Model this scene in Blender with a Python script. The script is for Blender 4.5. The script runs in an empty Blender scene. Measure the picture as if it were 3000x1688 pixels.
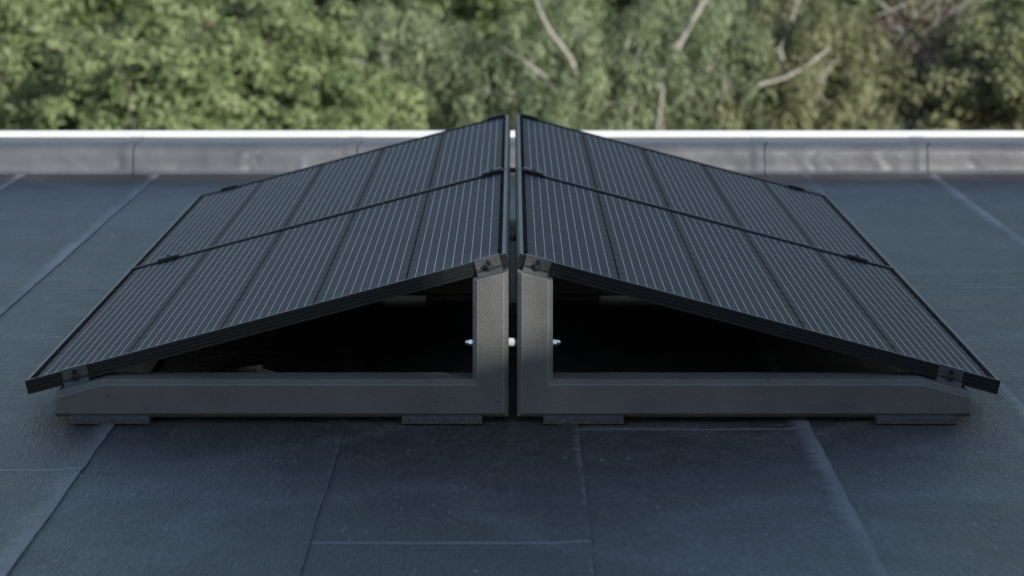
import bpy, math, random
import numpy as np
from mathutils import Vector, Matrix, noise as mnoise

R = math.radians
random.seed(7)
scene = bpy.context.scene
col = scene.collection

# ------------------------------------------------------------------ camera
H = 1.2312                      # camera height above the roof
CAM_Y = -6.40
cam_d = bpy.data.cameras.new('camera')
cam = bpy.data.objects.new('camera', cam_d)
col.objects.link(cam)
cam.location = (0.0, CAM_Y, H)
cam.rotation_euler = (R(90), 0, 0)
cam_d.sensor_fit = 'HORIZONTAL'
cam_d.sensor_width = 36.0
cam_d.lens = 36.0 * 8514 / 3000
cam_d.shift_x = -2.2 / 3000
cam_d.shift_y = -1252 / 3000    # perspective-control lens: upright lines stay upright
cam_d.clip_start = 0.1
cam_d.clip_end = 6000
cam_d.dof.use_dof = True
cam_d.dof.focus_distance = 6.55
cam_d.dof.aperture_fstop = 5.8
scene.camera = cam

# ------------------------------------------------------------------ sky and sun
SUN_EL, SUN_AZ = 20.0, 38.0     # azimuth: degrees to the right of straight behind the camera
world = bpy.data.worlds.new('World')
scene.world = world
world.use_nodes = True
wn = world.node_tree
wn.nodes.clear()
sky = wn.nodes.new('ShaderNodeTexSky')
sky.sky_type = 'NISHITA'
sky.sun_disc = False
sky.sun_elevation = R(SUN_EL)
sky.sun_rotation = R(180 - SUN_AZ)
sky.air_density = 1.0
sky.dust_density = 0.8
sky.ozone_density = 1.2
bg = wn.nodes.new('ShaderNodeBackground')
bg.inputs['Strength'].default_value = 0.112
wo = wn.nodes.new('ShaderNodeOutputWorld')
wn.links.new(sky.outputs[0], bg.inputs['Color'])
wn.links.new(bg.outputs[0], wo.inputs['Surface'])

sun_d = bpy.data.lights.new('sun', 'SUN')
sun_d.energy = 4.8
sun_d.angle = R(0.5)
sun_d.color = (1.0, 0.965, 0.90)
sun = bpy.data.objects.new('sun', sun_d)
col.objects.link(sun)
sun_dir = Vector((math.sin(R(SUN_AZ)) * math.cos(R(SUN_EL)), -math.cos(R(SUN_AZ)) * math.cos(R(SUN_EL)), math.sin(R(SUN_EL))))
sun.rotation_euler = sun_dir.to_track_quat('Z', 'Y').to_euler()
sun.location = sun_dir * 40

scene.view_settings.view_transform = 'Standard'
scene.view_settings.look = 'None'
scene.view_settings.exposure = 0.7
scene.view_settings.gamma = 1.0
scene.view_settings.use_curve_mapping = False
scene.render.engine = 'CYCLES'
scene.cycles.use_denoising = True
scene.cycles.max_bounces = 6
scene.cycles.transparent_max_bounces = 12

# ------------------------------------------------------------------ helpers
def tag(o, label=None, cat=None, group=None, kind=None):
    if label: o['label'] = label
    if cat: o['category'] = cat
    if group: o['group'] = group
    if kind: o['kind'] = kind
    return o

def empty(name, loc=(0, 0, 0), rot=(0, 0, 0)):
    o = bpy.data.objects.new(name, None)
    o.empty_display_size = 0.05
    col.objects.link(o)
    o.location = loc
    o.rotation_euler = rot
    return o

def mesh(name, verts, faces, mat=None, smooth=False):
    me = bpy.data.meshes.new(name)
    me.from_pydata([tuple(v) for v in verts], [], faces)
    me.update()
    if mat: me.materials.append(mat)
    if smooth: me.polygons.foreach_set('use_smooth', [True] * len(me.polygons))
    return me

def obj(name, me, parent=None, loc=(0, 0, 0), rot=(0, 0, 0)):
    o = bpy.data.objects.new(name, me)
    col.objects.link(o)
    o.parent = parent
    o.location = loc
    o.rotation_euler = rot
    return o

def copy_tree(o, parent=None):
    c = o.copy()
    col.objects.link(c)
    c.parent = parent
    for ch in o.children:
        copy_tree(ch, c)
    return c

class MB:
    """collects shapes for one mesh"""
    def __init__(s): s.v, s.f = [], []
    def add(s, verts, faces):
        k = len(s.v)
        s.v += [tuple(p) for p in verts]
        s.f += [tuple(i + k for i in f) for f in faces]
        return s
    def box(s, x0, x1, y0, y1, z0, z1, b=0.0):
        if b <= 0:
            v = [(x, y, z) for z in (z0, z1) for y in (y0, y1) for x in (x0, x1)]
            return s.add(v, [(0, 2, 3, 1), (4, 5, 7, 6), (0, 1, 5, 4), (2, 6, 7, 3), (0, 4, 6, 2), (1, 3, 7, 5)])
        c = ((x0 + x1) / 2, (y0 + y1) / 2, (z0 + z1) / 2)
        h = ((x1 - x0) / 2, (y1 - y0) / 2, (z1 - z0) / 2)
        idx, v = {}, []
        for sx in (-1, 1):
            for sy in (-1, 1):
                for sz in (-1, 1):
                    for ax in range(3):
                        p = [h[0] - b, h[1] - b, h[2] - b]
                        p[ax] = h[ax]
                        idx[sx, sy, sz, ax] = len(v)
                        v.append((c[0] + sx * p[0], c[1] + sy * p[1], c[2] + sz * p[2]))
        f = []
        for ax in range(3):
            for sg in (-1, 1):
                o1, o2 = [a for a in range(3) if a != ax]
                q = []
                for a, bb in ((-1, -1), (1, -1), (1, 1), (-1, 1)):
                    k = [0, 0, 0]; k[ax] = sg; k[o1] = a; k[o2] = bb
                    q.append(idx[tuple(k) + (ax,)])
                n = (Vector(v[q[1]]) - Vector(v[q[0]])).cross(Vector(v[q[2]]) - Vector(v[q[1]]))
                if n[ax] * sg < 0: q.reverse()
                f.append(tuple(q))
        for e in range(3):
            a1, a2 = [a for a in range(3) if a != e]
            for s1 in (-1, 1):
                for s2 in (-1, 1):
                    k0 = [0, 0, 0]; k0[a1] = s1; k0[a2] = s2; k0[e] = -1
                    k1 = list(k0); k1[e] = 1
                    q = [idx[tuple(k0) + (a1,)], idx[tuple(k1) + (a1,)], idx[tuple(k1) + (a2,)], idx[tuple(k0) + (a2,)]]
                    n = (Vector(v[q[1]]) - Vector(v[q[0]])).cross(Vector(v[q[2]]) - Vector(v[q[1]]))
                    if n[a1] * s1 + n[a2] * s2 < 0: q.reverse()
                    f.append(tuple(q))
        for sx in (-1, 1):
            for sy in (-1, 1):
                for sz in (-1, 1):
                    q = [idx[sx, sy, sz, a] for a in range(3)]
                    if sx * sy * sz < 0: q.reverse()
                    f.append(tuple(q))
        return s.add(v, f)
    def cyl(s, p, axis, r, h, n=20, bev=0.0, r2=None):
        """cylinder starting at p along axis"""
        prof = [(r, 0), (r2 if r2 is not None else r, h)] if bev <= 0 else [(r - bev, 0), (r, bev), (r, h - bev), (r - bev, h)]
        return s.lathe(p, axis, prof, n)
    def lathe(s, p, axis, prof, n=20, phase=0.0):
        ax = Vector(axis).normalized()
        u = ax.orthogonal().normalized()
        w = ax.cross(u)
        v, f = [], []
        for r, t in prof:
            for k in range(n):
                a = 2 * math.pi * k / n + phase
                v.append(Vector(p) + ax * t + (u * math.cos(a) + w * math.sin(a)) * r)
        m = len(prof)
        for i in range(m - 1):
            for k in range(n):
                k2 = (k + 1) % n
                f.append((i * n + k, i * n + k2, (i + 1) * n + k2, (i + 1) * n + k))
        f.append(tuple(range(n))[::-1])
        f.append(tuple((m - 1) * n + k for k in range(n)))
        return s.add(v, f)
    def tube(s, pts, radii, n=8):
        v, f = [], []
        pts = [Vector(p) for p in pts]
        for i, p in enumerate(pts):
            t = (pts[min(i + 1, len(pts) - 1)] - pts[max(i - 1, 0)]).normalized()
            u = t.cross(Vector((0.31, 0.17, 0.93)))
            if u.length < 1e-3: u = t.orthogonal()
            u.normalize()
            w = t.cross(u)
            for k in range(n):
                a = 2 * math.pi * k / n
                v.append(p + (u * math.cos(a) + w * math.sin(a)) * radii[i])
        for i in range(len(pts) - 1):
            for k in range(n):
                k2 = (k + 1) % n
                f.append((i * n + k, i * n + k2, (i + 1) * n + k2, (i + 1) * n + k))
        f.append(tuple(range(n))[::-1])
        f.append(tuple((len(pts) - 1) * n + k for k in range(n)))
        return s.add(v, f)
    def extrude(s, poly, fn, t0, t1):
        """closed profile polygon; fn(a, b, t) -> point"""
        n = len(poly)
        v = [fn(a, b, t) for t in (t0, t1) for a, b in poly]
        f = [(i, (i + 1) % n, n + (i + 1) % n, n + i) for i in range(n)]
        f += [tuple(range(n))[::-1], tuple(range(n, 2 * n))]
        return s.add(v, f)
    def mesh(s, name, mat, smooth=False):
        import bmesh
        me = mesh(name, s.v, s.f, mat)
        bm = bmesh.new(); bm.from_mesh(me)
        bmesh.ops.recalc_face_normals(bm, faces=bm.faces)
        bm.to_mesh(me); bm.free()
        if smooth:
            me.polygons.foreach_set('use_smooth', [True] * len(me.polygons))
            me.set_sharp_from_angle(angle=R(35))
        return me

# ------------------------------------------------------------------ materials
class NT:
    def __init__(s, name):
        s.m = bpy.data.materials.new(name)
        s.m.use_nodes = True
        s.t = s.m.node_tree
        s.b = s.t.nodes['Principled BSDF']
        s.out = s.t.nodes['Material Output']
    def n(s, kind, **kw):
        nd = s.t.nodes.new('ShaderNode' + kind)
        for k, v in kw.items():
            if k in nd.inputs: s.set(nd.inputs[k], v)
            else: setattr(nd, k, v)
        return nd
    def set(s, sock, v):
        if hasattr(v, 'is_output') or isinstance(v, bpy.types.NodeSocket): s.t.links.new(v, sock)
        else: sock.default_value = v
    def p(s, **kw):
        for k, v in kw.items(): s.set(s.b.inputs[k.replace('_', ' ')], v)
        return s
    def noise(s, scale, detail=4, rough=0.55, vec=None, dim='3D'):
        nd = s.n('TexNoise')
        nd.inputs['Scale'].default_value = scale
        nd.inputs['Detail'].default_value = detail
        nd.inputs['Roughness'].default_value = rough
        if vec is not None: s.t.links.new(vec, nd.inputs['Vector'])
        return nd.outputs['Fac']
    def ramp(s, fac, stops):
        nd = s.n('ValToRGB')
        s.t.links.new(fac, nd.inputs['Fac'])
        e = nd.color_ramp.elements
        while len(e) < len(stops): e.new(0.5)
        for i, (pos, c) in enumerate(stops):
            e[i].position = pos
            e[i].color = c if len(c) == 4 else (*c, 1)
        return nd.outputs['Color']
    def math(s, op, a, b=None, clamp=False):
        nd = s.n('Math'); nd.operation = op; nd.use_clamp = clamp
        s.set(nd.inputs[0], a)
        if b is not None: s.set(nd.inputs[1], b)
        return nd.outputs[0]
    def mix(s, fac, a, b, mode='MIX'):
        nd = s.n('Mix'); nd.data_type = 'RGBA'; nd.blend_type = mode
        s.set(nd.inputs['Factor'], fac)
        for sock, v in ((nd.inputs['A'], a), (nd.inputs['B'], b)): pass
        s.set(nd.inputs[6], a if not isinstance(a, tuple) or len(a) == 4 else (*a, 1))
        s.set(nd.inputs[7], b if not isinstance(b, tuple) or len(b) == 4 else (*b, 1))
        return nd.outputs[2]
    def coord(s, kind='Object', scale=None):
        tc = s.n('TexCoord').outputs[kind]
        if scale is None: return tc
        mp = s.n('Mapping')
        mp.inputs['Scale'].default_value = scale
        s.t.links.new(tc, mp.inputs['Vector'])
        return mp.outputs[0]
    def bump(s, h, strength, dist, prev=None):
        nd = s.n('Bump')
        nd.inputs['Strength'].default_value = strength
        nd.inputs['Distance'].default_value = dist
        s.t.links.new(h, nd.inputs['Height'])
        if prev is not None: s.t.links.new(prev, nd.inputs['Normal'])
        return nd.outputs[0]

def mat_membrane():
    m = NT('roof_membrane')
    g = m.n('NewGeometry').outputs['Position']
    uv = m.n('UVMap').outputs[0]
    sp = m.n('SeparateXYZ'); m.t.links.new(uv, sp.inputs[0])
    info = m.n('ObjectInfo').outputs['Random']
    big = m.noise(1.7, 5, 0.6, g)
    mid = m.noise(14, 6, 0.65, g)
    mp = m.n('Mapping'); mp.inputs['Rotation'].default_value = (0, 0, R(28)); mp.inputs['Scale'].default_value = (240, 40, 100)
    m.t.links.new(g, mp.inputs['Vector'])
    brush = m.noise(1.0, 3, 0.6, mp.outputs[0])
    mq = m.n('Mapping'); mq.inputs['Rotation'].default_value = (0, 0, R(9)); mq.inputs['Scale'].default_value = (1, 0.27, 1); m.t.links.new(g, mq.inputs['Vector'])
    fine = m.noise(150, 4, 0.75, mq.outputs[0])
    base = m.ramp(big, [(0.25, (0.036, 0.0325, 0.032)), (0.75, (0.063, 0.0575, 0.0565))])
    base = m.mix(m.math('MULTIPLY', m.math('SUBTRACT', mid, 0.42, True), 1.6, True), base, (0.094, 0.088, 0.087))
    pool = m.noise(0.9, 3, 0.45, g)
    ring = m.math('SUBTRACT', 1.0, m.math('MULTIPLY', m.math('ABSOLUTE', m.math('SUBTRACT', pool, 0.52)), 22.0), True)
    base = m.mix(m.math('MULTIPLY', m.math('MULTIPLY', ring, mid), 0.9), base, (0.125, 0.122, 0.122))
    scuff = m.n('Mapping'); scuff.inputs['Rotation'].default_value = (0, 0, R(-20)); scuff.inputs['Scale'].default_value = (3.0, 16, 1); m.t.links.new(g, scuff.inputs['Vector'])
    base = m.mix(m.math('MULTIPLY', m.math('SUBTRACT', m.noise(1.0, 6, 0.75, scuff.outputs[0]), 0.52, True), 2.2, True), base, (0.105, 0.102, 0.102))
    grain = m.math('SUBTRACT', fine, 0.5)
    tint = m.math('ADD', m.math('MULTIPLY', info, 0.3), 0.85)
    hs = m.n('HueSaturation'); m.set(hs.inputs['Value'], m.math('ADD', tint, m.math('MULTIPLY', grain, 3.6))); m.set(hs.inputs['Color'], base)
    base = hs.outputs[0]
    # pale dust specks
    v = m.n('TexVoronoi'); v.inputs['Scale'].default_value = 55; m.t.links.new(mq.outputs[0], v.inputs['Vector'])
    spot = m.math('LESS_THAN', v.outputs['Distance'], 0.20)
    pick = m.math('GREATER_THAN', m.noise(6, 5, 0.75, g), 0.53)
    sv = m.n('SeparateColor'); m.t.links.new(v.outputs['Color'], sv.inputs[0])
    spot = m.math('MULTIPLY', m.math('MULTIPLY', spot, pick), m.math('GREATER_THAN', sv.outputs[0], 0.55))
    base = m.mix(m.math('MULTIPLY', spot, 0.55), base, (0.22, 0.222, 0.228))
    # weld bleed along the overlap edges (u: metres from the long lap edge, v: from the end lap edge)
    stretch = m.n('Mapping'); stretch.inputs['Scale'].default_value = (11, 34, 1); m.t.links.new(g, stretch.inputs['Vector'])
    ragged = m.noise(1.0, 4, 0.7, stretch.outputs[0])
    wide = m.noise(1.3, 2, 0.5, g)
    reach = m.math('ADD', m.math('MULTIPLY', ragged, 0.07), m.math('MULTIPLY', wide, 0.05))
    reach = m.math('SUBTRACT', reach, 0.018)
    band = m.math('DIVIDE', m.math('SUBTRACT', reach, sp.outputs[0]), 0.03, True)
    band = m.math('MULTIPLY', band, m.math('MULTIPLY', m.math('SUBTRACT', wide, 0.25, True), 2.8, True))
    reach2 = m.math('ADD', m.math('MULTIPLY', ragged, 0.03), 0.008)
    band2 = m.math('MULTIPLY', m.math('DIVIDE', m.math('SUBTRACT', reach2, sp.outputs[1]), 0.012, True), 0.7)
    both = m.math('MAXIMUM', band, band2)
    base = m.mix(m.math('MULTIPLY', both, 0.9), base, (0.25, 0.245, 0.245))
    rough = m.math('ADD', m.math('MULTIPLY', mid, 0.25), 0.36)
    h = m.math('ADD', m.math('MULTIPLY', fine, 0.6), m.math('MULTIPLY', brush, 0.7))
    nb = m.bump(h, 0.9, 0.007)
    nb = m.bump(mid, 0.5, 0.004, nb)
    nb = m.bump(big, 0.35, 0.02, nb)
    m.p(Base_Color=base, Roughness=rough, Normal=nb)
    m.b.inputs['Specular IOR Level'].default_value = 0.36
    return m.m

def mat_parapet():
    m = NT('parapet_membrane')
    g = m.n('NewGeometry').outputs['Position']
    a = m.noise(5, 6, 0.65, g)
    b = m.noise(40, 4, 0.6, g)
    base = m.ramp(a, [(0.28, (0.052, 0.056, 0.063)), (0.55, (0.070, 0.075, 0.083)), (0.8, (0.090, 0.095, 0.104))])
    mp = m.n('Mapping'); mp.inputs['Scale'].default_value = (13, 13, 2.2); m.t.links.new(g, mp.inputs['Vector'])
    drip = m.noise(1.0, 5, 0.7, mp.outputs[0])
    base = m.mix(m.math('MULTIPLY', m.math('SUBTRACT', drip, 0.55, True), 2.0, True), base, (0.045, 0.046, 0.048))
    nb = m.bump(b, 0.3, 0.003)
    m.p(Base_Color=base, Roughness=m.math('ADD', m.math('MULTIPLY', a, 0.25), 0.33), Normal=nb)
    return m.m

def mat_concrete(k=1.0, name='cast_concrete'):
    m = NT(name)
    g = m.n('NewGeometry').outputs['Position']
    peel = m.noise(260, 2, 0.6, g)
    blotch = m.noise(7, 5, 0.6, g)
    fine = m.noise(230, 3, 0.7, g)
    base = m.ramp(blotch, [(0.3, (0.102 * k, 0.102 * k, 0.096 * k)), (0.7, (0.146 * k, 0.146 * k, 0.137 * k))])
    base = m.mix(m.math('MULTIPLY', m.math('SUBTRACT', fine, 0.5, True), 1.4, True), base, (0.185 * k, 0.182 * k, 0.176 * k))
    v = m.n('TexVoronoi'); v.inputs['Scale'].default_value = 34; m.t.links.new(g, v.inputs['Vector'])
    sv = m.n('SeparateColor'); m.t.links.new(v.outputs['Color'], sv.inputs[0])
    pore = m.math('LESS_THAN', v.outputs['Distance'], m.math('MULTIPLY', m.math('SUBTRACT', sv.outputs[0], 0.62, True), 0.28))
    base = m.mix(m.math('MULTIPLY', pore, 0.7), base, (0.045, 0.044, 0.042))
    nb = m.bump(peel, 0.75, 0.0026)
    nb = m.bump(fine, 0.35, 0.0006, nb)
    m.p(Base_Color=base, Roughness=0.82, Normal=nb)
    return m.m

def mat_rubber():
    m = NT('rubber_granulate')
    g = m.coord('Object')
    v = m.n('TexVoronoi'); v.inputs['Scale'].default_value = 300; m.t.links.new(g, v.inputs['Vector'])
    sc = m.n('SeparateColor'); m.t.links.new(v.outputs['Color'], sc.inputs[0])
    base = m.ramp(sc.outputs[0], [(0.0, (0.048, 0.048, 0.048)), (0.97, (0.100, 0.100, 0.099)), (0.99, (0.17, 0.17, 0.165))])
    nb = m.bump(v.outputs['Distance'], 0.7, 0.003)
    m.p(Base_Color=base, Roughness=0.7, Normal=nb)
    return m.m

def simple(name, c, rough=0.5, metal=0.0, noise_scale=None, amt=0.25, spec=0.5):
    m = NT(name)
    if noise_scale:
        f = m.noise(noise_scale, 4, 0.6, m.coord('Object'))
        base = m.ramp(f, [(0.25, tuple(x * (1 - amt) for x in c)), (0.75, tuple(min(1, x * (1 + amt)) for x in c))])
        m.p(Base_Color=base, Roughness=m.math('ADD', m.math('MULTIPLY', f, 0.2), rough - 0.1))
    else:
        m.p(Base_Color=(*c, 1), Roughness=rough)
    m.b.inputs['Metallic'].default_value = metal
    m.b.inputs['Specular IOR Level'].default_value = spec
    return m.m

def mat_cell():
    m = NT('silicon_cell')
    r = m.n('ObjectInfo').outputs['Random']
    g = m.noise(3, 3, 0.5, m.n('NewGeometry').outputs['Position'])
    base = m.ramp(m.math('ADD', m.math('MULTIPLY', r, 0.6), m.math('MULTIPLY', g, 0.4)),
                  [(0.2, (0.0135, 0.0112, 0.0185)), (0.8, (0.0180, 0.0152, 0.0240))])
    m.p(Base_Color=base, Roughness=0.5)
    m.b.inputs['Specular IOR Level'].default_value = 0.03
    return m.m

def mat_glass():
    m = NT('solar_glass')
    lw = m.n('LayerWeight'); lw.inputs['Blend'].default_value = 0.5
    f = m.math('ADD', m.math('MULTIPLY', m.math('POWER', lw.outputs['Facing'], 5.0), 0.007), 0.003, True)
    tr = m.n('BsdfTransparent')
    gl = m.n('BsdfGlossy'); gl.inputs['Roughness'].default_value = 0.22; gl.inputs['Color'].default_value = (0.86, 0.80, 1.0, 1)
    nb = m.bump(m.noise(900, 2, 0.5, m.coord('Object')), 0.12, 0.0004)
    m.t.links.new(nb, gl.inputs['Normal'])
    mx = m.n('MixShader')
    m.t.links.new(f, mx.inputs[0]); m.t.links.new(tr.outputs[0], mx.inputs[1]); m.t.links.new(gl.outputs[0], mx.inputs[2])
    m.t.links.new(mx.outputs[0], m.out.inputs['Surface'])
    return m.m

def mat_leaf(name, dark, light, tip, trans=0.32):
    m = NT(name)
    at = m.n('Attribute'); at.attribute_name = 'tint'
    ri = m.n('NewGeometry').outputs['Random Per Island']
    f = m.math('ADD', m.math('MULTIPLY', at.outputs['Fac'], 0.6), m.math('MULTIPLY', ri, 0.4), True)
    base = m.ramp(f, [(0.08, dark), (0.55, light), (0.95, tip)])
    m.p(Base_Color=base, Roughness=0.55)
    m.b.inputs['Specular IOR Level'].default_value = 0.3
    tl = m.n('BsdfTranslucent'); m.t.links.new(base, tl.inputs['Color'])
    mx = m.n('MixShader'); mx.inputs[0].default_value = trans
    m.t.links.new(m.b.outputs[0], mx.inputs[1]); m.t.links.new(tl.outputs[0], mx.inputs[2])
    m.t.links.new(mx.outputs[0], m.out.inputs['Surface'])
    return m.m

M = dict(
    membrane=mat_membrane(), parapet=mat_parapet(), concrete=mat_concrete(), worn=mat_concrete(1.5, 'worn_concrete_edge'), rubber=mat_rubber(),
    frame=simple('black_anodised_frame', (0.014, 0.014, 0.0145), 0.42, 0.0, 60, 0.12, 0.3),
    backsheet=simple('black_backsheet', (0.004, 0.004, 0.005), 0.8, spec=0.0),
    cell=mat_cell(), glass=mat_glass(),
    ribbon=simple('tinned_ribbon', (0.44, 0.47, 0.52), 0.42, 0.4, 900, 0.2),
    clamp=simple('grey_aluminium_clamp', (0.070, 0.071, 0.074), 0.5, 0.2, 45, 0.25),
    dark_clamp=simple('black_aluminium_clamp', (0.032, 0.032, 0.033), 0.45, 0.0, 45, 0.2),
    steel=simple('dark_steel_bolt', (0.075, 0.075, 0.078), 0.4, 0.7, 80, 0.2),
    hole=simple('bolt_hole', (0.004, 0.004, 0.004), 0.8),
    chrome=simple('stainless_steel', (0.78, 0.79, 0.81), 0.22, 1.0, 60, 0.05),
    nylon=simple('white_nylon', (0.74, 0.73, 0.68), 0.45, 0.0, 30, 0.06),
    sleeve=simple('grey_sleeve', (0.07, 0.085, 0.11), 0.45),
    trim=simple('white_painted_metal', (0.43, 0.44, 0.455), 0.35, 0.0, 3, 0.05),
    plaster=simple('pale_plaster', (0.45, 0.43, 0.40), 0.9, 0.0, 4, 0.1),
    rooftile=simple('dark_roof_tile', (0.07, 0.05, 0.045), 0.8, 0.0, 9, 0.3),
    slab=simple('roof_slab_concrete', (0.22, 0.215, 0.2), 0.9, 0.0, 3, 0.2),
    ground=simple('forest_floor', (0.055, 0.06, 0.03), 0.95, 0.0, 0.6, 0.5),
    pale_bark=simple('pale_bark', (0.25, 0.235, 0.215), 0.8, 0.0, 4, 0.35),
    dark_bark=simple('dark_bark', (0.075, 0.062, 0.05), 0.9, 0.0, 5, 0.3),
    leaf_green=mat_leaf('green_leaf', (0.092, 0.132, 0.052), (0.170, 0.218, 0.096), (0.290, 0.325, 0.175)),
    leaf_grey=mat_leaf('grey_green_leaf', (0.112, 0.146, 0.078), (0.195, 0.238, 0.130), (0.315, 0.345, 0.225)),
    leaf_dark=mat_leaf('dark_green_leaf', (0.060, 0.082, 0.042), (0.115, 0.142, 0.075), (0.190, 0.210, 0.120)),
    leaf_olive=mat_leaf('olive_leaf', (0.105, 0.120, 0.060), (0.190, 0.205, 0.108), (0.290, 0.290, 0.165)),
    leaf_brown=mat_leaf('withered_leaf', (0.050, 0.034, 0.028), (0.110, 0.080, 0.060), (0.180, 0.150, 0.110)),
    leaf_yellow=mat_leaf('yellow_leaf', (0.16, 0.17, 0.02), (0.32, 0.31, 0.04), (0.42, 0.38, 0.07)),
)

# ------------------------------------------------------------------ the roof and its membrane sheets
PAR_Y = 4.97                     # foot of the parapet
slab = MB().box(-9, 16, -16, PAR_Y + 0.30, -0.35, -0.010)
roof = obj('roof', slab.mesh('roof', M['slab']))
tag(roof, kind='structure')

SEAMS = [-1.90 - 0.505 * k for k in range(8, 0, -1)] + [-1.90, -1.378, -0.867, -0.364, 0.14, 0.645, 1.15, 1.65] + [1.65 + 0.505 * k for k in range(1, 9)]
CROSS = {  # end laps (depth) of the strips that are in view, keyed by the seam on their right
    -1.378: [-2.1, 0.52, 3.05], -0.867: [-3.1, -0.56, 1.92, 4.44], -0.364: [-4.4, -1.75, 0.85, 3.4],
    0.14: [-3.7, -1.185, 1.35, 3.9], 0.645: [-2.65, -0.135, 2.4], 1.15: [-4.0, -1.5, 1.1, 3.6],
    1.65: [-3.2, -0.70, 1.94, 4.44], 2.155: [-1.8, 0.75, 3.3]}

def wob(x, y, s):
    return mnoise.noise(Vector((x * 3.1 + s, y * 2.3, s * 1.7)))

BLEED = {-0.364: 0.035, 0.14: 0.035, 1.15: 0.012}   # how far the weld bleed is held back, in metres

def membrane_sheet(xl, xr, y0, y1, sid):
    hold = BLEED.get(round(xr, 3), 0.0)
    """one strip of roofing felt: its right edge laps over the next strip, its near edge over the sheet before it"""
    us = [0, 0.05, 0.12, 0.2, 0.28, 0.36, 0.43]
    w = xr - xl
    us = [u / 0.505 * w for u in us] + [w - 0.055, w - 0.045, w - 0.030, w - 0.015, w - 0.004, w]
    us = [-0.05] + us
    ny = max(4, int((y1 - y0) / 0.05))
    vs = [0, 0.006, 0.02, 0.045, 0.06, 0.075] + [0.075 + (y1 + 0.06 - y0 - 0.075) * k / ny for k in range(1, ny + 1)]
    verts, uvs = [], []
    nu = len(us)
    for v in vs:
        y = y0 + v
        edge = 0.004 * wob(0, y * 1.3, sid) + 0.002 * wob(0, y * 7, sid + 3) + 0.002 * wob(0, y * 30, sid + 5)
        for i, u in enumerate(us):
            x = xl + u
            if u > w - 0.06: x += edge * (u - (w - 0.06)) / 0.06
            yy = y + (0.004 * wob(x * 3, y0, sid + 9) if v < 0.05 else 0)
            z = 0.004 + 0.0012 * wob(x * 2, y * 2, 2.0)
            if u > w - 0.05: z += 0.0030 * min(1, (u - (w - 0.05)) / 0.02)
            if v < 0.075: z += 0.0004 * min(1, (0.075 - v) / 0.03)
            if y > y1 + 0.012: z -= 0.0015
            if u < 0: z -= 0.0018
            verts.append((x, yy, z))
            uvs.append((max(0.0, w - u) + hold, max(0.0, v)))
    faces = []
    nv = len(vs)
    for j in range(nv - 1):
        for i in range(nu - 1):
            a = j * nu + i
            faces.append((a, a + 1, a + nu + 1, a + nu))
    # cut edges on the right and at the near end
    base = len(verts)
    for j in range(nv):
        x, y, z = verts[j * nu + nu - 1]
        verts.append((x, y, z - 0.0030)); uvs.append((0.3, 0.3))
    for j in range(nv - 1):
        faces.append((j * nu + nu - 1, base + j, base + j + 1, (j + 1) * nu + nu - 1))
    base2 = len(verts)
    for i in range(nu):
        x, y, z = verts[i]
        verts.append((x, y, z - 0.0004)); uvs.append((0.3, 0.3))
    for i in range(nu - 1):
        faces.append((i, base2 + i, base2 + i + 1, i + 1))
    me = mesh('membrane_sheet', verts, faces, M['membrane'], True)
    ul = me.uv_layers.new(name='UVMap')
    li = np.zeros(len(me.loops), dtype=np.int32)
    me.loops.foreach_get('vertex_index', li)
    ul.data.foreach_set('uv', np.array(uvs, dtype=np.float32)[li].ravel())
    me.set_sharp_from_angle(angle=R(40))
    return obj('membrane_sheet', me, roof)

sid = 0.0
for k in range(len(SEAMS) - 1):
    xl, xr = SEAMS[k], SEAMS[k + 1]
    cuts = CROSS.get(round(xr, 3), [-9.3 + (k % 3) * 0.85 + 2.55 * j for j in range(6)])
    cuts = sorted([c for c in cuts if -15 < c < PAR_Y - 0.25])
    cuts = [-10.0] + [c for c in cuts if c > -9.0] + [PAR_Y + 0.02]
    for a, b in zip(cuts[:-1], cuts[1:]):
        sid += 1.37
        membrane_sheet(xl, xr, a, b, sid)

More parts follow.
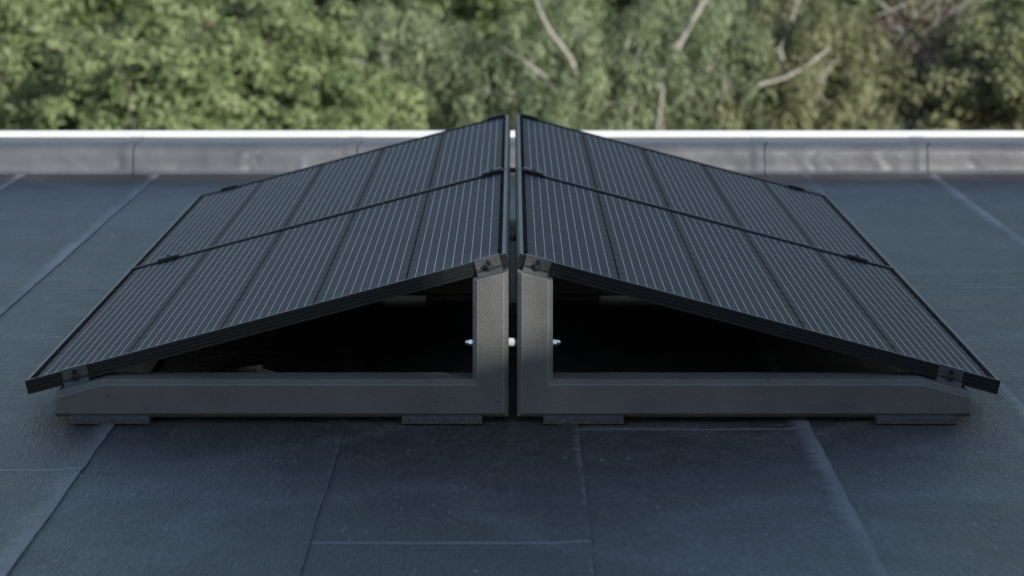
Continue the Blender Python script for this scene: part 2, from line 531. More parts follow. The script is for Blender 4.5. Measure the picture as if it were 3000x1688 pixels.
# ------------------------------------------------------------------ the parapet at the far roof edge
parapet = empty('parapet', (0, PAR_Y, 0))
tag(parapet, 'low grey membrane-wrapped parapet with white metal edge along the far roof side', 'parapet')
PROF = [(-0.050, 0.006), (-0.022, 0.0075), (-0.010, 0.012), (-0.004, 0.020), (0.0, 0.035), (0.001, 0.05), (0.002, 0.065), (0.003, 0.078), (0.005, 0.088),
        (0.010, 0.099), (0.019, 0.109), (0.032, 0.1165), (0.050, 0.1205), (0.08, 0.1225), (0.12, 0.124), (0.17, 0.125), (0.225, 0.126), (0.228, 0.0)]
PX = [-6.6, -5.6, -4.75, -3.9, -3.05, -2.36, -1.485, -0.609, 0.19, 0.986, 1.623, 2.45, 3.3, 4.1, 5.0, 5.8, 6.6]
for k in range(len(PX) - 1):
    x0, x1 = PX[k] + 0.0022, PX[k + 1] - 0.0022
    n = int((x1 - x0) / 0.012)
    creases = []
    for _ in range(7):
        cx = random.uniform(x0 + 0.03, x1 - 0.03)
        creases.append((cx, random.uniform(0.0, 0.07), random.uniform(-1.0, 1.0), random.uniform(0.006, 0.016), random.uniform(-0.007, 0.006), random.uniform(0.03, 0.07)))
    verts, faces = [], []
    P = len(PROF)
    for i in range(n + 1):
        x = x0 + (x1 - x0) * i / n
        over = 0.0035 * max(0.0, min(1.0, (x - (x1 - 0.05)) / 0.012))
        for j, (py, pz) in enumerate(PROF):
            d = 0.0
            if 1 < j < P - 1:
                d = 0.0022 * mnoise.noise(Vector((x * 6, pz * 9, k * 3.1))) + 0.0016 * mnoise.noise(Vector((x * 19, pz * 24, k)))
                for cx, cz, sl, wd, amp, ln in creases:
                    if pz < 0.11 and abs(pz - cz) < ln:
                        t = (x - cx - sl * (pz - cz)) / wd
                        d += amp * math.exp(-t * t) * (1 - abs(pz - cz) / ln)
            nyz = Vector((-1, 0.15)) if pz < 0.095 else Vector((-0.25, 1))
            nyz.normalize()
            lean = (0.05 * max(0, pz - 0.112) / 0.015) if i in (0, n) else 0
            verts.append((x + lean * 0.4, py + nyz.x * (d + over), pz + nyz.y * (d * 0.6 + over)))
    for i in range(n):
        for j in range(P - 1):
            a = i * P + j
            faces.append((a, a + P, a + P + 1, a + 1))
    b = len(verts)                          # cut edge of the lap
    for j in range(P):
        x, y, z = verts[n * P + j]
        verts.append((x, y + 0.010, z - 0.008))
    for j in range(P - 1):
        faces.append((n * P + j, b + j, b + j + 1, n * P + j + 1))
    b = len(verts)
    for j in range(P):
        x, y, z = verts[j]
        verts.append((x, y + 0.010, z - 0.008))
    for j in range(P - 1):
        faces.append((j, j + 1, b + j + 1, b + j))
    me = mesh('membrane_strip', verts, faces, M['parapet'], True)
    me.set_sharp_from_angle(angle=R(50))
    obj('membrane_strip', me, parapet)
tr = MB()
tp = [(0.215, 0.1285), (0.218, 0.1275), (0.222, 0.128), (0.2225, 0.150), (0.226, 0.1535), (0.238, 0.154), (0.243, 0.151), (0.2435, 0.02), (0.240, 0.02), (0.2395, 0.149), (0.2255, 0.149), (0.2255, 0.1275)]
tr.extrude(tp, lambda a, b, t: (t, a, b), -6.6, 6.6)
obj('edge_trim', tr.mesh('edge_trim', M['trim'], True), parapet)
core = MB().box(-6.55, 6.55, 0.014, 0.222, -0.01, 0.094)
obj('core', core.mesh('core', M['backsheet']), parapet)

# ------------------------------------------------------------------ concrete L-shaped stands
ROWS = [0.0, 1.768, 3.536]
ROW_WORD = ['front', 'middle', 'rear']

def stand_mesh():
    # outline in x,z for the left stand, clockwise from the outer foot; chamfer flag belongs to the edge starting at the point
    pts = [(-1.000, 0.015, 0.0), (-1.000, 0.068, 1.0), (-0.945, 0.0835, 1.0), (-0.893, 0.0965, 1.0), (-0.0875, 0.0965, 1.0), (-0.0875, 0.313, 0.0), (-0.0096, 0.3335, 1.0), (-0.0096, 0.015, 1.0)]
    c = 0.0100
    n = len(pts)
    inset = []
    lines = []
    for i in range(n):
        a = Vector(pts[i][:2]); b = Vector(pts[(i + 1) % n][:2])
        d = (b - a).normalized()
        nrm = Vector((d.y, -d.x))            # inwards for this winding
        off = c * pts[i][2]
        lines.append((a + nrm * off, d))
    for i in range(n):
        p, d = lines[i - 1]; q, e = lines[i]
        den = d.x * e.y - d.y * e.x
        if abs(den) < 1e-6: inset.append(q); continue
        t = ((q.x - p.x) * e.y - (q.y - p.y) * e.x) / den
        inset.append(p + d * t)
    hw = 0.055
    rings = [(-hw, inset), (-hw + c, [Vector(p[:2]) for p in pts]), (hw - c, [Vector(p[:2]) for p in pts]), (hw, inset)]
    v, f = [], []
    for y, ring in rings:
        v += [(p.x, y, p.y) for p in ring]
    for r in range(3):
        for i in range(n):
            j = (i + 1) % n
            f.append((r * n + i, r * n + j, (r + 1) * n + j, (r + 1) * n + i))
    f.append(tuple(range(n))); f.append(tuple(range(3 * n, 4 * n))[::-1])
    import bmesh
    me = mesh('concrete_stand', v, f, M['concrete'])
    bm = bmesh.new(); bm.from_mesh(me)
    bmesh.ops.recalc_face_normals(bm, faces=bm.faces)
    me.materials.append(M['worn'])
    bmesh.ops.bevel(bm, geom=[e for e in bm.edges if e.calc_face_angle(0) > R(20)], offset=0.0013, segments=2, affect='EDGES', profile=0.5, material=1)
    bm.to_mesh(me); bm.free()
    return me

SM = stand_mesh()
SMR = SM.copy()
SMR.transform(Matrix.Diagonal((-1, 1, 1, 1))); SMR.flip_normals()
SIDE = {-1: 'left', 1: 'right'}
def stand_label(side, r):
    other = {0: 'nearest the camera', 1: 'below the panel joint', 2: 'nearest the parapet'}[r]
    return f'grey concrete L-shaped stand under the {SIDE[side]} panels, {other}'
for r, y in enumerate(ROWS):
    for side in (-1, 1):
        o = obj('concrete_stand', SM if side < 0 else SMR, None, (0, y, 0))
        tag(o, stand_label(side, r), 'stand', 'concrete stands carrying the panels')

# rubber pads under the stands
def pad_mesh():
    import bmesh
    b = MB().box(-0.0875, 0.0875, -0.085, 0.085, 0.0, 0.0148, 0.0012)
    return b.mesh('rubber_pad', M['rubber'])
PM = pad_mesh()
for r, y in enumerate(ROWS):
    for side in (-1, 1):
        for where, xc in (('outer', 0.879), ('inner', 0.154)):
            o = obj('rubber_pad', PM, None, (side * xc, y, 0.0062), (0, 0, 0 if side < 0 else math.pi))
            tag(o, f'black rubber granulate pad under the {where} end of the {ROW_WORD[r]} {SIDE[side]} stand', 'pad', 'rubber pads under the stands')

# ------------------------------------------------------------------ connecting bolts with spacers and cap nuts
ZB = 0.1712
def connecting_bolt(y, r):
    e = empty('connecting_bolt', (0, y - 0.032, ZB + 0.005))
    what = {0: 'shiny dome nuts either side of the front posts', 1: 'seen in the slot between the panels halfway back', 2: 'at the rear stands near the parapet'}[r]
    tag(e, f'connecting bolt with white spacer, {what}', 'bolt', 'bolts joining the stands')
    obj('rod', MB().cyl((-0.098, 0, 0), (1, 0, 0), 0.005, 0.196, 12).mesh('rod', M['chrome'], True), e)
    obj('spacer', MB().cyl((-0.0094, 0, 0), (1, 0, 0), 0.0095, 0.0133, 28, 0.0010).mesh('spacer', M['nylon'], True), e)
    obj('sleeve', MB().cyl((0.0040, 0, 0), (1, 0, 0), 0.0094, 0.0054, 28).mesh('sleeve', M['sleeve'], True), e)
    for s in (-1, 1):
        x = s * 0.0877
        obj('washer', MB().cyl((x, 0, 0), (s, 0, 0), 0.0088, 0.0012, 24).mesh('washer', M['chrome'], True), e)
        nm = MB().lathe((x + s * 0.0012, 0, 0), (s, 0, 0), [(0.0078, 0), (0.0086, 0.0006), (0.0086, 0.0066), (0.0076, 0.0074)], 6, R(30))
        dome = [(0.0070, 0.0070)] + [(0.0069 * math.cos(a), 0.0100 + 0.0069 * math.sin(a)) for a in [R(q) for q in (0, 18, 36, 54, 70, 82)]]
        nm.lathe((x + s * 0.0012, 0, 0), (s, 0, 0), dome, 24)
        me = nm.mesh('cap_nut', M['chrome'], True)
        obj('cap_nut', me, e)
for r, y in enumerate(ROWS): connecting_bolt(y, r)

# ------------------------------------------------------------------ solar panels
TILT = math.atan2(373.5, 1409.4)
PW, PL, PT = 1.096, 1.756, 0.031
LIP = 0.008
EAVE = Vector((-1.0749, 0, 0.0854))

def rail_profile():
    p = [(0.0, -PT), (0.0, -PT + 0.0008)]
    for gz in (-0.0236, -0.0158, -0.0080):
        p += [(0.0, gz - 0.0016), (0.0016, gz - 0.0001), (0.0020, gz + 0.0010), (0.0, gz + 0.0014)]
    p += [(0.0, -0.0008), (0.0008, 0.0), (LIP, 0.0), (LIP, -0.0062), (0.0022, -0.0062), (0.0022, -0.029), (0.022, -0.029), (0.022, -PT)]
    return p
RP = rail_profile()
short_near = MB().extrude(RP, lambda a, b, t: (t, a, b), 0, PW).mesh('frame_rail', M['frame'])
short_far = MB().extrude(RP, lambda a, b, t: (t, PL - a, b), 0, PW).mesh('frame_rail', M['frame'])
RPL = [(a, b * 0.995 - 0.00006) for a, b in RP]
long_eave = MB().extrude(RPL, lambda a, b, t: (a + 0.0003, t, b), 0.0222, PL - 0.0222)
long_eave.extrude([(0.0003, -PT * 0.99), (0.0003, -0.0009), (0.0009, -0.00006), (LIP, -0.00006), (LIP, -0.0062), (0.0025, -0.0062), (0.0025, -PT * 0.99)], lambda a, b, t: (a, t, b), LIP + 0.0001, 0.02219)
long_eave.extrude([(0.0003, -PT * 0.99), (0.0003, -0.0009), (0.0009, -0.00006), (LIP, -0.00006), (LIP, -0.0062), (0.0025, -0.0062), (0.0025, -PT * 0.99)], lambda a, b, t: (a, t, b), PL - 0.02219, PL - LIP - 0.0001)
long_eave = long_eave.mesh('frame_rail', M['frame'])
long_ridge = long_eave.copy()
long_ridge.transform(Matrix.Translation((PW, 0, 0)) @ Matrix.Diagonal((-1, 1, 1, 1))); long_ridge.flip_normals()
back = MB().box(0.0024, PW - 0.0024, 0.0024, PL - 0.0024, -0.0060, -0.0049).mesh('backsheet', M['backsheet'])
glass = MB().box(LIP + 0.0002, PW - LIP - 0.0002, LIP + 0.0002, PL - LIP - 0.0002, -0.0034, -0.0016).mesh('glass_pane', M['glass'])
CP, RPITCH, CW, CL = 0.2120, 0.1066, 0.2078, 0.1030
def cell_mesh():
    a, b, cx, cy = CW / 2, CL / 2, 0.0075, 0.0042
    o = [(-a + cx, -b), (a - cx, -b), (a, -b + cy), (a, b - cy), (a - cx, b), (-a + cx, b), (-a, b - cy), (-a, -b + cy)]
    return MB().extrude(o, lambda p, q, t: (p, q, t), 0, 0.0004).mesh('solar_cell', M['cell'])
CM = cell_mesh()
BUS_L = 16 * RPITCH - 0.012
bus = MB().extrude([(-0.00068, 0), (-0.00040, 0.00035), (0.00040, 0.00035), (0.00068, 0)], lambda a, b, t: (a, t, b), 0, BUS_L).mesh('busbar', M['ribbon'])
jb = MB().box(PW / 2 - 0.06, PW / 2 + 0.06, PL - 0.14, PL - 0.06, -0.026, -0.0062, 0.003).mesh('junction_box', M['backsheet'])

def solar_panel():
    e = empty('solar_panel')
    for me in (short_near, short_far, long_eave, long_ridge): obj('frame_rail', me, e)
    obj('backsheet', back, e)
    obj('glass_pane', glass, e)
    obj('junction_box', jb, e)
    x0 = PW / 2 - 2 * CP
    y0 = PL / 2 - 7.5 * RPITCH
    for i in range(5):
        for j in range(16):
            obj('solar_cell', CM, e, (x0 + i * CP, y0 + j * RPITCH, -0.0048))
        for q in range(9):
            obj('busbar', bus, e, (x0 + i * CP + (q - 4) * CP / 10, PL / 2 - BUS_L / 2, -0.0043))
    return e
panel0 = solar_panel()
n = 0
for k in range(2):
    for side in (-1, 1):
        p = panel0 if n == 0 else copy_tree(panel0)
        n += 1
        ystart = 0.0 + k * 1.768
        if side < 0:
            p.location = (EAVE.x, ystart, EAVE.z); p.rotation_euler = (0, -TILT, 0)
        else:
            p.location = (-EAVE.x, ystart + PL, EAVE.z); p.rotation_euler = (0, -TILT, math.pi)
        tag(p, f"{['nearer', 'farther'][k]} black solar panel of the pair sloping down to the {SIDE[side]}" + [', above the front stand', ', close to the parapet'][k], 'solar panel', 'solar panels in a tent layout')

# ------------------------------------------------------------------ clamps
def slope_point(side, x, up, y):
    """point on the panel top plane at |x|, lifted by `up` along the panel normal"""
    z = EAVE.z + (1.0749 - x) * math.tan(TILT)
    return Vector((side * (x + up * math.sin(TILT)), y, z + up * math.cos(TILT)))

def end_clamp_parts(mat_plate, lip=0.0):
    """local x along the slope, y into the panel, z panel normal; origin on the frame's top outer edge"""
    w = 0.0285
    prof = [(0.0125, 0.0006), (0.0125, 0.0024 + lip), (-0.0030, 0.0024 + lip), (-0.0044, 0.0010), (-0.0044, -0.0100), (-0.0050, -0.0106), (-0.0044, -0.0112), (-0.0046, -0.0195),
            (-0.0080, -0.0205), (-0.0080, -0.0222), (-0.0022, -0.0222), (-0.0022, 0.0004), (-0.0012, 0.0006)]
    plate = MB().extrude(prof, lambda a, b, t: (t, a, b), -w, w).mesh('clamp_plate', mat_plate)
    lower = [(-0.0026, -0.0236), (-0.0100, -0.0236), (-0.0132, -0.0252), (-0.0200, -0.0385), (-0.0200, -0.0425), (0.0500, -0.0425), (0.0500, -0.0314), (-0.0026, -0.0314)]
    foot = MB().extrude(lower, lambda a, b, t: (t, a, b), -w, w).mesh('clamp_foot', mat_plate)
    bolt = MB().lathe((0, -0.0125, -0.0236), (0, -0.25, 1), [(0.0070, 0), (0.0078, 0.0008), (0.0078, 0.0112), (0.0070, 0.0120), (0.0042, 0.0120), (0.0042, 0.0070)], 24).mesh('bolt_head', M['steel'], True)
    boss = MB().lathe((0, -0.0040, -0.0085), (0, -1, 0), [(0.0086, 0), (0.0086, 0.0022), (0.0058, 0.0022), (0.0058, 0.0006)], 24).mesh('slot_rim', mat_plate, True)
    hole = MB().cyl((0, -0.0038, -0.0085), (0, -1, 0), 0.0058, 0.0014, 24).mesh('bolt_hole', M['hole'])
    return [('clamp_plate', plate), ('clamp_foot', foot), ('bolt_head', bolt), ('slot_rim', boss), ('bolt_hole', hole)]
ECP = end_clamp_parts(M['clamp'])
ECD = end_clamp_parts(M['dark_clamp'], 0.0050)
mid_parts = [
    ('clamp_plate', MB().extrude([(-0.0190, 0.0022), (-0.0190, 0.0066), (-0.0180, 0.0078), (0.0180, 0.0078), (0.0190, 0.0066), (0.0190, 0.0022), (0.0120, 0.0006), (0.0050, 0.0006), (0.0040, -0.020), (-0.0040, -0.020), (-0.0050, 0.0006), (-0.0120, 0.0006)],
                             lambda a, b, t: (t, a, b), -0.0290, 0.0290).mesh('clamp_plate', M['clamp'])),
    ('bolt_head', MB().lathe((0, 0, 0.0076), (0, 0, 1), [(0.0066, 0), (0.0066, 0.0030), (0.0060, 0.0036), (0.0036, 0.0036), (0.0036, 0.0010)], 20).mesh('bolt_head', M['steel'], True)),
    ('clamp_post', MB().box(-0.008, 0.008, -0.0045, 0.0045, -0.0445, -0.0201).mesh('clamp_post', M['clamp'])),
]
def place_clamp(name, parts, side, x, y, flip, label, group):
    e = empty(name)
    e.location = slope_point(side, x, 0, y)
    # left: local +x climbs to the ridge; right: mirrored slope
    rz = math.pi if flip else 0.0
    e.rotation_euler = (Matrix.Rotation(-TILT if side < 0 else TILT, 3, 'Y') @ Matrix.Rotation(rz, 3, 'Z')).to_euler()
    for pn, me in parts: obj(pn, me, e)
    tag(e, label, 'clamp', group)
YG = 1.768 - 0.006
for side in (-1, 1):
    for where, x in (('ridge', 0.0575), ('eave', 0.9665)):
        wtxt = {'ridge': 'on top of the concrete post', 'eave': 'at the low outer corner'}[where]
        place_clamp('end_clamp', ECP, side, x, 0.0, False, f'grey end clamp {wtxt}, front edge of the {SIDE[side]} panel', 'end clamps on the front edge')
        wt2 = {'ridge': 'beside the ridge', 'eave': 'near the low outer side'}[where]
        place_clamp('middle_clamp', mid_parts, side, x, YG, False, f'flat clamp over the joint between the {SIDE[side]} panels, {wt2}', 'middle clamps over the panel joints')
        place_clamp('end_clamp', ECD, side, x, 1.768 + PL, True, f'dark end clamp on the far edge of the {SIDE[side]} panels, {wt2}', 'end clamps on the far edge')

# ------------------------------------------------------------------ added light blocker, unseen behind the camera, square to the sun; keeps the roof in shade
def sun_blocker():
    yp = -7.2
    te, ca, sa = math.tan(R(SUN_EL)), math.cos(R(SUN_AZ)), math.sin(R(SUN_AZ))
    run = (abs(yp) - 0.055) / ca
    z0 = run * te                                    # what stands at height z0 + h shades height h at the front stands
    e = empty('sun_blocker', (run * sa, yp, 0), (0, 0, R(SUN_AZ)))
    tag(e, 'tall pale screen wall with one narrow louvred slot, standing on the roof behind the viewpoint', 'wall')
    def top(x):                                      # blocker top: its shadow ends just short of the parapet
        X = (x - 4.9 * sa) / ca
        return z0 + max(0.75, (-X * sa + 4.9 * ca) * te)
    xs = [-6.5, -2.0, 0.0, 1.3, 2.2, 3.1, 4.0, 5.0, 6.5]
    l, r, lo, hi = -0.088, 0.078, z0 + 0.165, z0 + 0.50  # slot shaped to let a soft sun patch onto the front posts
    def blocker_piece(name, outline):
        obj(name, MB().extrude(outline, lambda a, b, y: (a, y, b), -0.16, 0.0).mesh(name, M['plaster']), e)
    left = [(-6.5, 0.012), (-6.5, top(-2.0)), (-2.0, top(-2.0)), (l, top(-1.0)), (l, 0.012)]
    blocker_piece('blocker_panel', left)
    right = [(r, 0.012), (r, top(0.5))] + [(x, top(x)) for x in xs if x > 1.0] + [(6.5, 0.012)]
    blocker_piece('blocker_panel', right)
    blocker_piece('blocker_panel', [(l + 0.001, 0.012), (l + 0.001, lo), (r - 0.001, lo), (r - 0.001, 0.012)])
    for k in range(4):                               # upright bars added in the slot to thin the sunlight
        x = l + 0.012 + k * 0.0415
        obj('dimming_bar', MB().box(x, x + 0.0215, -0.06, -0.03, lo + 0.002, hi - 0.002).mesh('dimming_bar', M['clamp']), e)
    blocker_piece('blocker_panel', [(l + 0.001, hi), (l + 0.001, top(-1.0)), (r - 0.001, top(0.5)), (r - 0.001, hi)])
sun_blocker()

# ------------------------------------------------------------------ the building under the roof, the ground
GZ = -9.0
bw = MB().box(-8.8, 15.8, -15.8, PAR_Y + 0.18, GZ, -0.352)
bld = obj('building_wall', bw.mesh('building_wall', M['plaster']))
tag(bld, kind='structure')
gm = MB()
S = 2500
gm.add([(-S, -S, GZ), (S, -S, GZ), (S, S, GZ), (-S, S, GZ)], [(0, 1, 2, 3)])
ground = obj('ground', gm.mesh('ground', M['ground']))
tag(ground, kind='structure')

# ------------------------------------------------------------------ trees
def leaf_mesh(name, centers, radii, tints, per, size, mat, rng, flat=0.8, up=0.75, droop=0.25, stretch=1.0, slim=0.42):
    """leaf quads scattered over the upper shell of many small clumps"""
    C = np.repeat(np.asarray(centers), per, axis=0)
    Rr = np.repeat(np.asarray(radii), per)
    T = np.repeat(np.asarray(tints), per)
    N = len(C)
    d = rng.normal(size=(N, 3)); d /= np.linalg.norm(d, axis=1)[:, None]
    flip = rng.random(N) < up
    d[:, 2] = np.where(flip, np.abs(d[:, 2]), d[:, 2])
    shell = 0.55 + 0.55 * rng.random(N) ** 0.6
    P = C + d * (Rr * shell)[:, None] * np.array([1, 1, flat * stretch])
    nrm = d + rng.normal(size=(N, 3)) * 0.42
    nrm[:, 2] += 0.25
    nrm /= np.linalg.norm(nrm, axis=1)[:, None]
    t = rng.normal(size=(N, 3)); t[:, 2] -= droop * 4
    t -= nrm * (t * nrm).sum(1)[:, None]
    t /= np.linalg.norm(t, axis=1)[:, None] + 1e-9
    b = np.cross(nrm, t)
    L = size * (0.6 + 0.8 * rng.random(N)); W = L * slim * (0.8 + 0.4 * rng.random(N))
    V = np.empty((N, 4, 3), dtype=np.float32)
    V[:, 0] = P - t * (L / 2)[:, None]
    V[:, 1] = P + b * (W / 2)[:, None] + nrm * (L * 0.06)[:, None]
    V[:, 2] = P + t * (L / 2)[:, None]
    V[:, 3] = P - b * (W / 2)[:, None] + nrm * (L * 0.06)[:, None]
    me = bpy.data.meshes.new(name)
    me.vertices.add(N * 4); me.loops.add(N * 4); me.polygons.add(N)
    me.vertices.foreach_set('co', V.ravel())
    me.loops.foreach_set('vertex_index', np.arange(N * 4, dtype=np.int32))
    me.polygons.foreach_set('loop_start', np.arange(0, N * 4, 4, dtype=np.int32))
    me.update(calc_edges=True)
    a = me.attributes.new('tint', 'FLOAT', 'POINT')
    a.data.foreach_set('value', np.repeat(T, 4).astype(np.float32))
    me.materials.append(mat)
    return me

def crown_clumps(lobes, density, rmin, rmax, rng, inner=0.25):
    cs, rs, ts = [], [], []
    for (cx, cy, cz, rx, ry, rz) in lobes:
        area = 4 * math.pi * ((rx * ry) ** 1.6 / 3 + (rx * rz) ** 1.6 / 3 + (ry * rz) ** 1.6 / 3) ** (1 / 1.6)
        n = max(6, int(area * density))
        d = rng.normal(size=(n, 3)); d /= np.linalg.norm(d, axis=1)[:, None]
        k = np.where(rng.random(n) < inner, 0.45 + 0.35 * rng.random(n), 0.84 + 0.22 * rng.random(n))
        p = np.array([cx, cy, cz]) + d * k[:, None] * np.array([rx, ry, rz])
        lobe_t = rng.normal() * 0.10
        cs.append(p); rs.append(rmin + (rmax - rmin) * rng.random(n)); ts.append(np.clip(0.5 + lobe_t + rng.normal(size=n) * 0.20, 0, 1))
    return np.vstack(cs), np.concatenate(rs), np.concatenate(ts)

def trunk_mesh(h, base_r, lobes, mat, rng, extra=()):
    b = MB()
    top = h * 0.62
    pts, rad = [], []
    for k in range(7):
        t = k / 6
        pts.append((0.25 * math.sin(t * 3 + base_r * 40), 0.2 * math.sin(t * 2.3 + 1), t * top)); rad.append(base_r * (1.25 if k == 0 else 1) * (1 - 0.55 * t))
    b.tube(pts, rad, 10)
    for (cx, cy, cz, rx, ry, rz) in lobes:
        s = Vector(pts[3 + int(rng.random() * 3)])
        e = Vector((cx, cy, cz))
        mid = s.lerp(e, 0.5) + Vector((rng.normal() * 0.25, rng.normal() * 0.25, -0.25))
        b.tube([s, s.lerp(mid, 0.5) + Vector((0, 0, -0.05)), mid, mid.lerp(e, 0.55), e], [base_r * 0.5, base_r * 0.42, base_r * 0.34, base_r * 0.26, base_r * 0.15], 8)
        for _ in range(5):
            d = Vector((rng.normal(), rng.normal() - 0.5, rng.normal() * 0.6 + 0.2)).normalized()
            q = e + Vector((d.x * rx, d.y * ry, d.z * rz)) * 0.95
            m2 = e.lerp(q, 0.5) + Vector((0, 0, 0.12))
            b.tube([e.lerp(mid, 0.3), m2, q], [base_r * 0.2, base_r * 0.12, base_r * 0.04], 6)
    for poly, r in extra:
        b.tube(poly, [r * (1 - 0.6 * k / max(1, len(poly) - 1)) for k in range(len(poly))], 8)
    return b.mesh('trunk', mat, True)

def at(px, py, D):
    """photo pixel to a spot at distance D from the camera"""
    return Vector(((px - 1502.2) / 8514 * D, CAM_Y + D, H - (py + 408) / 8514 * D))

def tree(name, label, cat, px, D, zc, lobes, leaf, bark, size, per, density, rr, seed, base_r=0.22, group='trees beyond the parapet', extra=(), **kw):
    rng = np.random.default_rng(seed)
    x = (px - 1502.2) / 8514 * D
    e = empty(name, (x, CAM_Y + D, GZ))
    tag(e, label, cat, group)
    h = zc - GZ
    lb = [(a, b, c + h, r1, r2, r3) for a, b, c, r1, r2, r3 in lobes]
    loc = [([(Vector(q) - Vector((x, CAM_Y + D, GZ))) for q in poly], r) for poly, r in extra]
    obj('trunk', trunk_mesh(h, base_r, lb, M[bark], rng, loc), e)
    c, r, t = crown_clumps(lb, density, rr[0], rr[1], rng)
    obj('crown', leaf_mesh('crown', c, r, t, per, size, M[leaf], rng, **kw), e)
    return e

def lobes_round(rng_seed, n, R0, r0, zspread=0.8):
    rg = np.random.default_rng(rng_seed)
    out = []
    for k in range(n):
        a = 2 * math.pi * k / n + rg.normal() * 0.3
        q = R0 * (0.55 + 0.45 * rg.random())
        s = r0 * (0.8 + 0.45 * rg.random())
        out.append((q * math.cos(a), q * math.sin(a), rg.normal() * zspread * 0.6, s, s, s * 0.8))
    out.append((0, 0, r0 * 0.7, r0 * 1.1, r0 * 1.1, r0))
    return out

GREEN = dict(leaf='leaf_green', bark='dark_bark', size=0.135, per=130, density=2.6, rr=(0.26, 0.50), flat=0.8, up=0.8, droop=0.3)
GREY = dict(leaf='leaf_grey', bark='pale_bark', size=0.125, per=135, density=2.8, rr=(0.18, 0.36), flat=0.9, up=0.6, droop=0.9, stretch=2.3, slim=0.28)
DARK = dict(leaf='leaf_dark', bark='dark_bark', size=0.17, per=80, density=1.9, rr=(0.35, 0.6), flat=0.8, up=0.75)

# lush bright trees on the left
tree('leafy_tree', 'bright green leafy tree at the far left edge behind the parapet', 'tree', 30, 54, -3.6, lobes_round(1, 6, 2.0, 1.35), seed=11, **GREEN)
tree('leafy_tree', 'broad bright green tree second from the left behind the parapet', 'tree', 430, 52, -3.5, lobes_round(2, 7, 2.0, 1.3), seed=12, **GREEN)
tree('leafy_tree', 'bright green tree left of the dark hollow and the panel ridge', 'tree', 840, 53, -3.3, lobes_round(3, 6, 1.7, 1.2), seed=13, **GREEN)
# pale-limbed grey-green trees
def limb(D, pts, r): return ([at(px, py, D + 0.95 + dd) for px, py, dd in pts], r * 0.36)
tree('slender_tree', 'grey-green tree just left of the panel ridge beside the dark hollow', 'tree', 1250, 56, -3.9, lobes_round(4, 5, 1.3, 1.0), seed=14, **GREY,
     extra=[limb(53.5, [(1150, 420, 0.2), (1138, 300, 0), (1128, 200, 0), (1120, 120, 0.3)], 0.10)])
tree('slender_tree', 'grey-green tree with pale limbs rising behind the panel ridge', 'tree', 1640, 55, -3.2, lobes_round(5, 6, 1.5, 1.1), seed=15, **GREY,
     extra=[limb(52.6, [(1720, 330, 0.8), (1672, 170, 0.1), (1612, 92, 0), (1585, 40, 0), (1560, -40, 0.3)], 0.13),
            limb(52.4, [(1640, 290, 0.4), (1600, 228, 0), (1535, 178, 0), (1470, 140, 0.4)], 0.09)])
tree('slender_tree', 'grey-green tree with crossing pale branches, middle of the right half', 'tree', 2010, 56, -3.3, lobes_round(6, 6, 1.6, 1.15), seed=16, **GREY,
     extra=[limb(53.2, [(1930, 210, 0.5), (1965, 155, 0), (2025, 70, 0), (2060, 0, 0.4)], 0.12),
            limb(53.0, [(1950, 420, 0.2), (1935, 330, 0), (1945, 265, 0), (2020, 145, 0.3)], 0.09),
            limb(53.1, [(2040, 250, 0.4), (2075, 205, 0), (2105, 170, 0.2)], 0.08),
            limb(52.7, [(1905, 260, 0.3), (1990, 140, 0), (2030, 62, 0.1), (2090, -30, 0.3)], 0.11),
            limb(52.6, [(1925, 380, 0.2), (1942, 268, 0), (1938, 200, 0.3)], 0.09),
            limb(52.8, [(1790, 180, 0.3), (1835, 140, 0), (1850, 90, 0.3)], 0.08),
            limb(53.4, [(2120, 400, 0.2), (2125, 250, 0), (2112, 160, 0.6)], 0.10)])
tree('slender_tree', 'olive green tree with one long pale slanting branch, right of centre', 'tree', 2370, 56, -3.4, lobes_round(7, 6, 1.5, 1.1), seed=17, **{**GREY, 'leaf': 'leaf_olive', 'slim': 0.34},
     extra=[limb(53.0, [(2160, 300, 0.5), (2225, 250, 0), (2300, 228, -0.1), (2370, 190, 0), (2430, 140, 0.3)], 0.13),
            limb(53.1, [(2270, 175, 0.3), (2292, 172, 0), (2285, 140, 0), (2320, 60, 0), (2345, -20, 0.4)], 0.09)])
# thin withered tree and the shrubs on the right
rngb = np.random.default_rng(5)
twigs = []
for k in range(60):
    px, py = rngb.uniform(2560, 2840), rngb.uniform(30, 330)
    a = rngb.uniform(-1.2, 1.2); ln = rngb.uniform(60, 150)
    twigs.append(limb(55.0 + rngb.uniform(-0.6, 1.2), [(px, py, 0), (px + math.sin(a) * ln * 0.5 + rngb.uniform(-9, 9), py - math.cos(a) * ln * 0.5, 0), (px + math.sin(a) * ln, py - math.cos(a) * ln, 0.2)], rngb.uniform(0.015, 0.04)))
tree('withered_tree', 'withered reddish brown tree with bare grey twigs near the right edge', 'tree', 2690, 57, -3.0, lobes_round(8, 5, 1.0, 0.95), leaf='leaf_brown', bark='pale_bark', size=0.10, per=50, density=2.2, rr=(0.25, 0.45), seed=18, base_r=0.14, extra=twigs)
tree('leafy_shrub', 'light green bushy tree below the withered brown tree', 'tree', 2740, 50, -5.2, lobes_round(9, 5, 0.9, 0.8), seed=19, **{**GREEN, 'leaf': 'leaf_olive'})
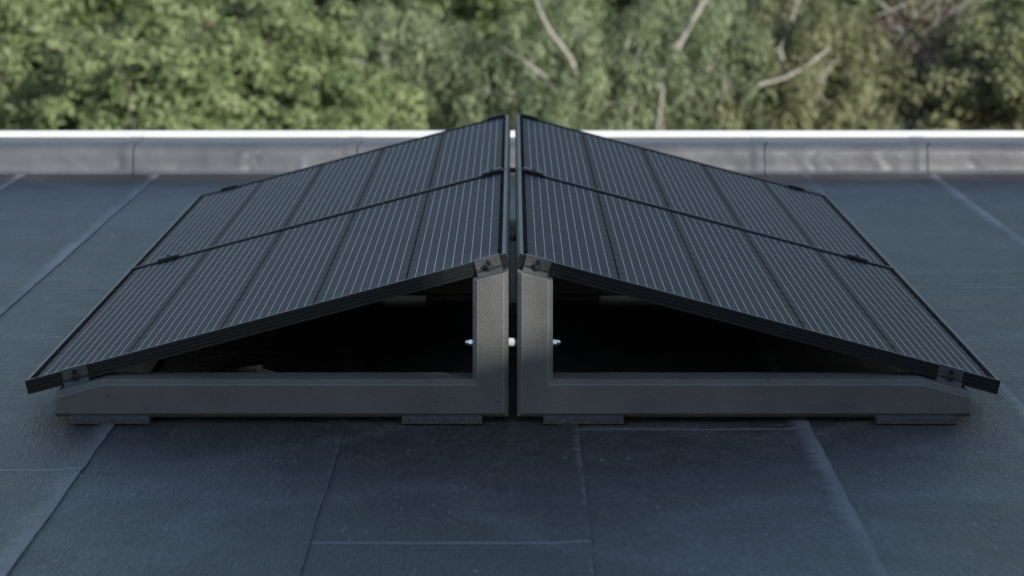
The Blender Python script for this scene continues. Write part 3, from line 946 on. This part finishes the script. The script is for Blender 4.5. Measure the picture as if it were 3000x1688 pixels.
tree('leafy_tree', 'olive green tree at the far right edge behind the parapet', 'tree', 3010, 55, -3.0, lobes_round(10, 6, 1.1, 1.0), seed=20, **{**GREEN, 'leaf': 'leaf_olive'})
tree('flowering_shrub', 'small yellow shrub at the right edge above the parapet', 'shrub', 2995, 49, -4.15, [(0, 0, 0, 0.28, 0.3, 0.42)], leaf='leaf_yellow', bark='dark_bark', size=0.10, per=60, density=14, rr=(0.10, 0.18), seed=21, base_r=0.05, group='shrubs beyond the parapet')
tree('flowering_shrub', 'small yellow-green shrub peeking above the left panel near the ridge', 'shrub', 1408, 49, -3.72, [(0, 0, 0, 0.16, 0.2, 0.26)], leaf='leaf_yellow', bark='dark_bark', size=0.09, per=50, density=20, rr=(0.08, 0.14), seed=22, base_r=0.04, group='shrubs beyond the parapet')
# beyond the picture's sides
tree('leafy_tree', 'bright green tree outside the left picture edge', 'tree', -700, 55, -3.2, lobes_round(21, 6, 2.0, 1.3), seed=31, **GREEN)
tree('leafy_tree', 'dark green tree outside the right picture edge', 'tree', 3600, 56, -3.0, lobes_round(22, 6, 2.0, 1.3), seed=32, **{**GREEN, 'leaf': 'leaf_dark'})
# the wood behind
back_x = [-1500, -900, -250, 300, 700, 1080, 1450, 1830, 2200, 2560, 2950, 3500, 4100]
back_l = ['well outside the left picture edge', 'outside the left picture edge', 'behind the leftmost bright tree', 'between the two leftmost bright trees', 'behind the third bright tree from the left',
          'filling the dark hollow left of the ridge', 'behind the panel ridge', 'between the two pale-limbed trees', 'behind the olive tree with the slanting branch', 'behind the withered brown tree',
          'behind the rightmost olive tree', 'outside the right picture edge', 'well outside the right picture edge']
for k, px in enumerate(back_x):
    D = 66 + (k * 37 % 11)
    tree('background_tree', 'tall tree of the wood behind, ' + back_l[k], 'tree', px, D, -2.2 + (k * 13 % 7) * 0.25, lobes_round(40 + k, 6, 2.1, 1.6, 1.2), seed=60 + k, group='trees of the wood behind',
         **(DARK if k % 3 else {**DARK, 'leaf': 'leaf_green'}))
